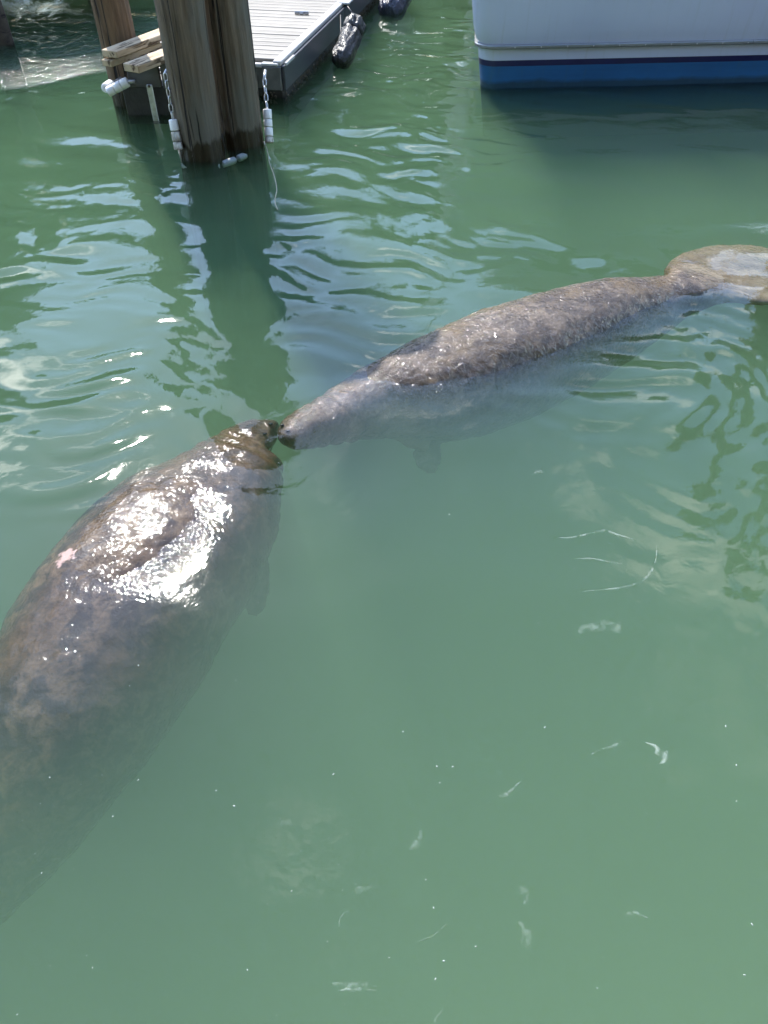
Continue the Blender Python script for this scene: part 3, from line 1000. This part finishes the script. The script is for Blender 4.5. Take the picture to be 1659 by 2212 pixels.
def band(name, zs, mat, extra=0.0, cap_top=False, cap_bot=False, parent=boat, close=True):
    V, Fs = [], []
    ring0 = None
    for z in zs:
        o = outline(flare(z) + extra)
        V += [(x, y, z) for x, y in o]
    n = len(o)
    for j in range(len(zs) - 1):
        for k in range(n):
            k2 = (k + 1) % n
            Fs.append((j * n + k2, j * n + k, (j + 1) * n + k, (j + 1) * n + k2))
    if cap_top: Fs.append(tuple((len(zs) - 1) * n + k for k in range(n - 1, -1, -1)))
    if cap_bot: Fs.append(tuple(range(n)))
    me = mesh_from(name, V, Fs, mat, True)
    fix_normals(me)
    return link(name, me, parent)
band('bottom_paint', [-0.45, -0.2, 0.0, 0.1, 0.188], antif, cap_bot=True)
band('boot_stripe', [0.188, 0.236], navy, 0.001)
band('topside', [0.236, 0.28, 0.33, 0.36, 0.39, 0.42, 0.47, 0.6, 0.8, 1.0, 1.25, 1.5, 1.7], gel, 0.0, cap_top=True)
# rub rail in lengths with screws
RZ0, RZ1 = 0.328, 0.364
ol = outline(flare(0.345))
def rail_segment(pts):
    V, Fs = [], []
    m = len(pts)
    prof = [(-0.01, RZ0), (0.020, RZ0 + 0.002), (0.030, RZ0 + 0.010), (0.030, RZ1 - 0.008), (0.022, RZ1), (-0.01, RZ1 + 0.001)]
    for i in range(m):
        p = Vector((*pts[i], 0))
        t = (Vector((*pts[min(i + 1, m - 1)], 0)) - Vector((*pts[max(i - 1, 0)], 0))).normalized()
        nrm = Vector((-t.y, t.x, 0))
        for o_, z in prof: V.append(p + nrm * o_ + Vector((0, 0, z)))
    k_ = len(prof)
    for i in range(m - 1):
        for k in range(k_):
            k2 = (k + 1) % k_
            Fs.append((i * k_ + k, i * k_ + k2, (i + 1) * k_ + k2, (i + 1) * k_ + k))
    Fs.append(tuple(range(k_))); Fs.append(tuple((m - 1) * k_ + k for k in range(k_ - 1, -1, -1)))
    me = mesh_from('rub_rail', V, Fs, rail_m, False); fix_normals(me)
    return link('rub_rail', me, boat)
y_r = -flare(0.345) * 0.35
segs = [[(4.2, y_r), (3.6, y_r), (2.463, y_r)], [(2.457, y_r), (1.6, y_r), (0.8, y_r)] + ol[12:22]]
for sgm in segs: rail_segment(sgm)
scr = ball(0.007, (1, .5, 1), 8, 6); scr.materials.append(steel)
for i in range(14):
    link('screw', scr, boat, loc=(0.25 + i * 0.24, y_r - 0.031, 0.346))
# superstructure
def bbox(name, x0, x1, y0, y1, z0, z1, mat, parent=boat, bev=0.05):
    b = MB(); b.box(((x0 + x1) / 2, (y0 + y1) / 2, (z0 + z1) / 2), (x1 - x0, y1 - y0, z1 - z0), bev=bev)
    return b.build(name, mat, parent)
cab = bbox('cabin', 0.7, 3.6, 1.3, 6.6, 1.705, 3.1, gel, bev=0.12)
for i in range(2):
    bbox('window', 1.05 + i * 1.15, 2.05 + i * 1.15, 1.28, 1.32, 2.1, 2.8, glass, cab, 0.004)
fly = bbox('flybridge', 1.1, 3.2, 2.4, 5.6, 3.105, 3.7, gel, bev=0.1)
for x in (0.15, 4.15):
    b = MB(); b.tube([(x, 2.2, 1.65), (x + (0.5 if x > 1 else -0.1), 2.8, 3.6), (x + (1.0 if x > 1 else -0.2), 2.4, 5.6)], [0.03, 0.025, 0.012], 8); b.build('outrigger', gel, boat, True)

# ------------------------------------------------------------------ fixed pier and boathouse, far left
pier = empty('fixed_pier', (-6.2, 9.5, 0))
tag(pier, 'dark fixed timber pier on posts shading the glittering water', 'pier')
dark_wood = mat_wood('dark_pier_wood', (0.10, 0.08, 0.055), (0.035, 0.027, 0.018), (1, 0.2, 1), 9, 0.5, 0.01)
pv = [(-4.6, -0.72), (2.7, 0.75), (3.6, 3.6), (-4.6, 3.6)]
nb_ = 42
for i in range(nb_):
    u0, u1 = i / nb_, (i + 1) / nb_ - 0.012 / 8
    xa, xb = -4.6 + 8.0 * u0, -4.6 + 8.0 * u1
    ya = lambda x: -0.55 + (x + 4.6) * 0.13
    V = [(xa, ya(xa), 1.10), (xb, ya(xb), 1.10), (xb, 4.2, 1.10), (xa, 4.2, 1.10)]
    V += [(x, y, 1.15) for x, y, z in V]
    b = MB(); b.add(V, [(3, 2, 1, 0), (4, 5, 6, 7), (0, 1, 5, 4), (1, 2, 6, 5), (2, 3, 7, 6), (3, 0, 4, 7)])
    b.build('deck_plank', dark_wood, pier)
PL = at(4, 92)
for x in (-4.2, -2.0, PL.x + 6.2):
    for y in (PL.y - 9.5 if x > 0 else -0.25, 3.4):
        b = MB(); b.tube([(x, y, -2.5), (x, y, 0.2), (x, y, 1.10)], [0.13, 0.125, 0.12], 14); b.build('post', dark_wood, pier, True)
b = MB(); b.box((-0.6, 1.8, 1.02), (7.6, 0.2, 0.16)); b.box((-0.6, 3.4, 1.02), (7.6, 0.2, 0.16)); b.build('beam', dark_wood, pier)
bh = empty('boathouse', (-8.25, 8.5, 0.9))
tag(bh, 'brown board boathouse on posts beside the fixed pier, mirrored in the water', 'boathouse')
bw_mat = mat_wood('boathouse_boards', (0.16, 0.12, 0.075), (0.06, 0.045, 0.028), (1, 1, 0.15), 6, 0.4, 0.01)
roof_mat = mat_simple('grey_roof', (0.10, 0.10, 0.10), (0.16, 0.16, 0.155), 4, 0.7, bump=0.3)
door_m = mat_simple('pale_door', (0.45, 0.46, 0.44), (0.55, 0.55, 0.53), 4, 0.6, bump=0.1)
for i in range(20):
    b = MB(); b.box((-2.4 + 0.24 * i + 0.12, 0, 1.15), (0.225, 0.04, 2.3), bev=0.004); b.build('wall_board', bw_mat, bh)
b = MB(); b.box((0, 1.5, 1.15), (4.8, 2.9, 2.28)); b.build('wall', bw_mat, bh)
b = MB(); b.add([(-2.7, -0.4, 2.25), (2.7, -0.4, 2.25), (2.7, 3.4, 2.25), (-2.7, 3.4, 2.25), (-2.7, 1.5, 3.2), (2.7, 1.5, 3.2)], [(0, 1, 5, 4), (2, 3, 4, 5), (1, 2, 5), (3, 0, 4), (3, 2, 1, 0)])
b.build('roof', roof_mat, bh)
for x in (-2.2, 0, 2.2):
    for y in (0.1, 2.8):
        b = MB(); b.tube([(x, y, -3.4), (x, y, 0.05)], 0.13, 12); b.build('post', dark_wood, bh, True)
b = MB(); b.box((1.35, -0.04, 1.05), (0.95, 0.05, 2.1), bev=0.01); b.build('door', door_m, bh)

# ------------------------------------------------------------------ quay, and an unseen building added to shade the boat hull
quay = MB(); quay.box((0, -6.1, -1.0), (60, 12, 3.1), bev=0.03)
tag(quay.build('quay', mat_simple('quay_concrete', (0.16, 0.155, 0.145), (0.26, 0.25, 0.235), 3, 0.85, bump=0.4)), kind='structure')
blocker = empty('unseen_light_blocker', (0, -3.2, 0.55))
tag(blocker, 'unseen dark building added behind the camera to block light', 'building')
cw = mat_simple('dark_stained_timber', (0.05, 0.04, 0.03), (0.09, 0.07, 0.05), 3, 0.8, bump=0.3)
b = MB(); b.box((0, -3.0, 4.5), (40, 6.0, 9.0)); b.build('wall', cw, blocker)
b = MB(); b.add([(-21, 1.0, 8.6), (21, 1.0, 8.6), (21, -3, 12.2), (-21, -3, 12.2), (21, -7.4, 8.6), (-21, -7.4, 8.6)], [(0, 1, 2, 3), (3, 2, 4, 5), (5, 4, 1, 0), (1, 4, 2), (0, 3, 5)]); b.build('roof', cw, blocker)
for i in range(6):
    b = MB(); b.box((-12.5 + 5 * i, 0.02, 1.6), (1.8, 0.06, 1.5), bev=0.01); w_ = b.build('window', glass, blocker)
    b = MB(); b.box((-12.5 + 5 * i, 0.05, 0.80), (2.0, 0.12, 0.08), bev=0.01); b.build('window_sill', gel, w_)

# ------------------------------------------------------------------ trees along the far bank
leaf_mats = []
for i, (c1, c2) in enumerate((((0.035, 0.065, 0.018), (0.075, 0.12, 0.035)), ((0.045, 0.07, 0.02), (0.09, 0.12, 0.04)))):
    leaf_mats.append(mat_simple('leaves_%s' % ('dark', 'olive')[i], c1, c2, 3, 0.6, bump=0.1))
bark = mat_simple('bark', (0.07, 0.055, 0.04), (0.14, 0.11, 0.08), 6, 0.9, bump=0.5, dist=0.02)
def crown_mesh(seed, mat):
    r = random.Random(seed)
    b = MB()
    lobes = [(Vector((r.uniform(-1.6, 1.6), r.uniform(-1.4, 1.4), r.uniform(0.7, 5.6))), r.uniform(0.8, 1.5)) for _ in range(19)]
    for c, rad in lobes:
        for _ in range(150):
            d = Vector((r.gauss(0, 1), r.gauss(0, 1), r.gauss(0, 1))).normalized()
            p = c + d * rad * r.uniform(0.55, 1.0) ** 0.5
            t = Vector((r.gauss(0, 1), r.gauss(0, 1), r.gauss(0, .6))).normalized()
            n_ = (d + Vector((0, 0, .4))).normalized(); s_ = t.cross(n_)
            if s_.length < .1: continue
            s_.normalize(); L = r.uniform(0.14, 0.30); w = L * 0.45
            b.add([p - t * L, p + s_ * w, p + t * L, p - s_ * w], [(0, 1, 2, 3)])
    return mesh_from('crown', b.v, b.f, mat)
def trunk_mesh(seed):
    r = random.Random(seed)
    b = MB()
    b.tube([(0, 0, -0.3), (0.05, 0, 1.2), (0.1, 0.05, 2.6), (0.0, 0.1, 4.4)], [0.22, 0.17, 0.13, 0.05], 8)
    for k in range(6):
        a = r.uniform(0, 6.28)
        z = r.uniform(1.6, 3.2)
        b.tube([(0.06, 0.02, z), (0.7 * math.cos(a), 0.7 * math.sin(a), z + .8), (1.3 * math.cos(a), 1.3 * math.sin(a), z + 1.7)], [0.08, 0.05, 0.02], 6)
    return mesh_from('trunk', b.v, b.f, bark, True)
crowns = [crown_mesh(3, leaf_mats[0]), crown_mesh(8, leaf_mats[1])]
trunks = [trunk_mesh(1), trunk_mesh(2)]
xs_t = [-19 + 2.35 * k for k in range(17)]
for i, x in enumerate(xs_t):
    y = 21.0 + (i % 2) * 1.6 + random.uniform(0, 0.8)
    t_ = empty('shore_tree', (x, y, 0.45), random.uniform(0, 6.28))
    s = random.uniform(1.05, 1.3)
    t_.scale = (s * 1.15, s * 1.15, s)
    tag(t_, 'bushy green tree on the far bank, seen mirrored in the water', 'tree', 'trees along the far bank')
    link('crown', crowns[i % 2], t_); link('trunk', trunks[i % 2], t_)

# ------------------------------------------------------------------ things afloat
def film_material(name, c, alpha):
    t = NT(name)
    n = t.noise(t.mapping((1, 1, 1)), 30, 5, 0.65, 0.6)
    ed = t.node('ShaderNodeAttribute', attribute_name='edge')
    a = t.math('MULTIPLY', t.ramp(n, [(0.42, 0.0), (0.60, alpha * 1.5)]), ed.outputs['Fac'])
    d = t.node('ShaderNodeBsdfDiffuse'); d.inputs['Color'].default_value = (*c, 1)
    tr = t.node('ShaderNodeBsdfTransparent'); mx = t.node('ShaderNodeMixShader')
    t.l.new(a, mx.inputs[0]); t.l.new(tr.outputs[0], mx.inputs[1]); t.l.new(d.outputs[0], mx.inputs[2])
    t.l.new(mx.outputs[0], t.out.inputs['Surface'])
    return t.m
film = film_material('foam_film', (0.50, 0.56, 0.50), 0.09)
foam = film_material('foam_string', (0.55, 0.60, 0.55), 0.17)

def surf(x, y): return float(hfun(np.array([x]), np.array([y]))[0])

def film_patch(px_pts, width_px, mat, label, name='foam_patch', group='pale foam films on the water', seed=0):
    """ribbon along photo points laid on the water; width varies"""
    P = catmull([tuple(at(x, y, 0)) for x, y in px_pts], 8)
    c0 = at(*px_pts[len(px_pts) // 2])
    wpm = (at(px_pts[0][0] + width_px, px_pts[0][1]) - at(*px_pts[0])).length
    V, Fs = [], []
    m = len(P)
    for i in range(m):
        p = Vector(P[i])
        t = (Vector(P[min(i + 1, m - 1)]) - Vector(P[max(i - 1, 0)])).normalized()
        s = Vector((-t.y, t.x, 0))
        u = i / (m - 1)
        w = wpm * 0.5 * (math.sin(math.pi * min(max(u, 0.02), 0.98)) ** 0.6) * (0.75 + 0.8 * mnoise.noise(Vector((u * 6 + seed, seed * 2.3, 0))))
        w2 = wpm * 0.5 * (math.sin(math.pi * min(max(u, 0.02), 0.98)) ** 0.6) * (0.75 + 0.8 * mnoise.noise(Vector((u * 6 + seed, seed * 2.3 + 7, 0))))
        for q in (p + s * max(w, .0008), p, p - s * max(w2, .0008)):
            V.append((q.x - c0.x, q.y - c0.y, surf(q.x, q.y) + (0.006 if q is p else 0.003)))
    for i in range(m - 1):
        for k in range(2):
            a = i * 3 + k
            Fs.append((a, a + 1, a + 4, a + 3))
    me = mesh_from(name, V, Fs, mat, True)
    e_ = me.attributes.new('edge', 'FLOAT', 'POINT')
    e_.data.foreach_set('value', [(0.0 if i in (0, m - 1) else (1.0 if k == 1 else 0.25)) for i in range(m) for k in range(3)])
    o = link(name, me, loc=(c0.x, c0.y, 0))
    tag(o, label, 'foam', group)
    return o

film_patch([(1248, 1368), (1275, 1358), (1300, 1360), (1330, 1352), (1345, 1350)], 42, film, 'oval pale foam film floating clear of the manatees', seed=1)
film_patch([(1255, 1280), (1310, 1274), (1360, 1268), (1400, 1245), (1415, 1215), (1418, 1180)], 9, foam, 'hook-shaped foam string curling on the calm water', seed=2)
film_patch([(1205, 1163), (1250, 1160), (1300, 1148), (1330, 1155), (1375, 1170)], 9, foam, 'angular foam string above the hook-shaped one', seed=3)
film_patch([(1240, 1208), (1280, 1208), (1310, 1214), (1342, 1220)], 6, foam, 'short straight foam streak inside the hook-shaped string', seed=4)
film_patch([(1275, 1632), (1300, 1620), (1325, 1612), (1358, 1598)], 11, foam, 'slanting foam wisp beside the knotted foam clump', seed=5)
film_patch([(1392, 1605), (1415, 1615), (1420, 1632), (1440, 1625), (1432, 1648), (1420, 1652)], 17, foam, 'knotted white foam clump on open green water', seed=6)
film_patch([(1055, 1745), (1075, 1725), (1100, 1712), (1125, 1690)], 14, foam, 'forked slanting foam wisp on open green water', seed=7)
film_patch([(868, 1830), (890, 1828), (905, 1812), (908, 1795)], 24, film, 'boomerang shaped pale film on open green water', seed=8)
film_patch([(768, 1942), (775, 1925), (795, 1918), (820, 1915)], 22, film, 'bent pale film above the thin looped thread', seed=9)
film_patch([(735, 2005), (733, 1990), (745, 1972), (775, 1966)], 4, foam, 'thin looped foam thread on open green water', seed=10)
film_patch([(1118, 1915), (1130, 1925), (1138, 1942), (1130, 1955)], 22, film, 'small kite shaped pale film on open green water', seed=11)
film_patch([(1120, 1990), (1130, 2010), (1138, 2035), (1142, 2050)], 34, film, 'ragged pale film patch on open green water', seed=12)
film_patch([(715, 2126), (750, 2130), (785, 2128), (815, 2132)], 20, film, 'wide flat pale film with a bright rim streak', seed=13)
film_patch([(730, 2140), (770, 2138), (815, 2140)], 10, foam, 'bright rim streak under the wide flat film', seed=14)
film_patch([(885, 2050), (905, 2035), (935, 2022), (968, 1995)], 5, foam, 'long slanting foam thread on open green water', seed=15)
film_patch([(938, 2212), (945, 2195), (965, 2175)], 12, film, 'tapering pale film at the quay side', seed=16)
film_patch([(605, 1780), (620, 1775), (635, 1782)], 18, film, 'small blurred pale film out from the broad manatee', seed=17)
film_patch([(1345, 1980), (1370, 1972), (1400, 1985)], 12, foam, 'faint curled foam scrap on open green water', seed=18)
film_patch([(1150, 1025), (1165, 1018), (1175, 1022)], 16, foam, 'foam dab between the manatee and the angular string', seed=19)

b = MB()
for i in range(170):
    px, py = random.uniform(20, 1655), 930 + 1270 * random.random() ** 0.8
    if px < 620 and py < 1700 - (px * 1.15): continue
    p = at(px, py)
    s = 0.0006 + 0.0016 * random.random() ** 4
    a = random.uniform(0, 6.28)
    e = random.uniform(1, 2.6)
    z = surf(p.x, p.y) + 0.002
    V = [(p.x + s * (e * math.cos(a) * math.cos(k * 1.0472) - math.sin(a) * math.sin(k * 1.0472)), p.y + s * (e * math.sin(a) * math.cos(k * 1.0472) + math.cos(a) * math.sin(k * 1.0472)), z) for k in range(6)]
    V.append((p.x, p.y, z + s))
    b.add(V, [(k, (k + 1) % 6, 6) for k in range(6)])
spk = mat_simple('white_speck', (0.26, 0.29, 0.26), (0.38, 0.41, 0.37), 3, 0.6, bump=0.0)
o = b.build('foam_specks', spk)
tag(o, 'tiny white specks scattered over the calm green water', 'foam', kind='stuff')

# thin twine trailing from the rollers
tw = [(572, 306), (578, 330), (582, 352), (592, 380), (598, 410), (594, 436), (600, 455)]
P = catmull([tuple(at(x, y, 0.0)) for x, y in tw], 6)
b = MB(); b.tube([Vector((p[0], p[1], surf(p[0], p[1]) + 0.003)) for p in P], 0.0035, 6)
twm = mat_simple('tan_twine', (0.25, 0.23, 0.15), (0.38, 0.35, 0.25), 40, 0.8, bump=0.2)
tag(b.build('twine', twm, None, True), 'thin tan twine trailing on the water from the chain rollers', 'twine')
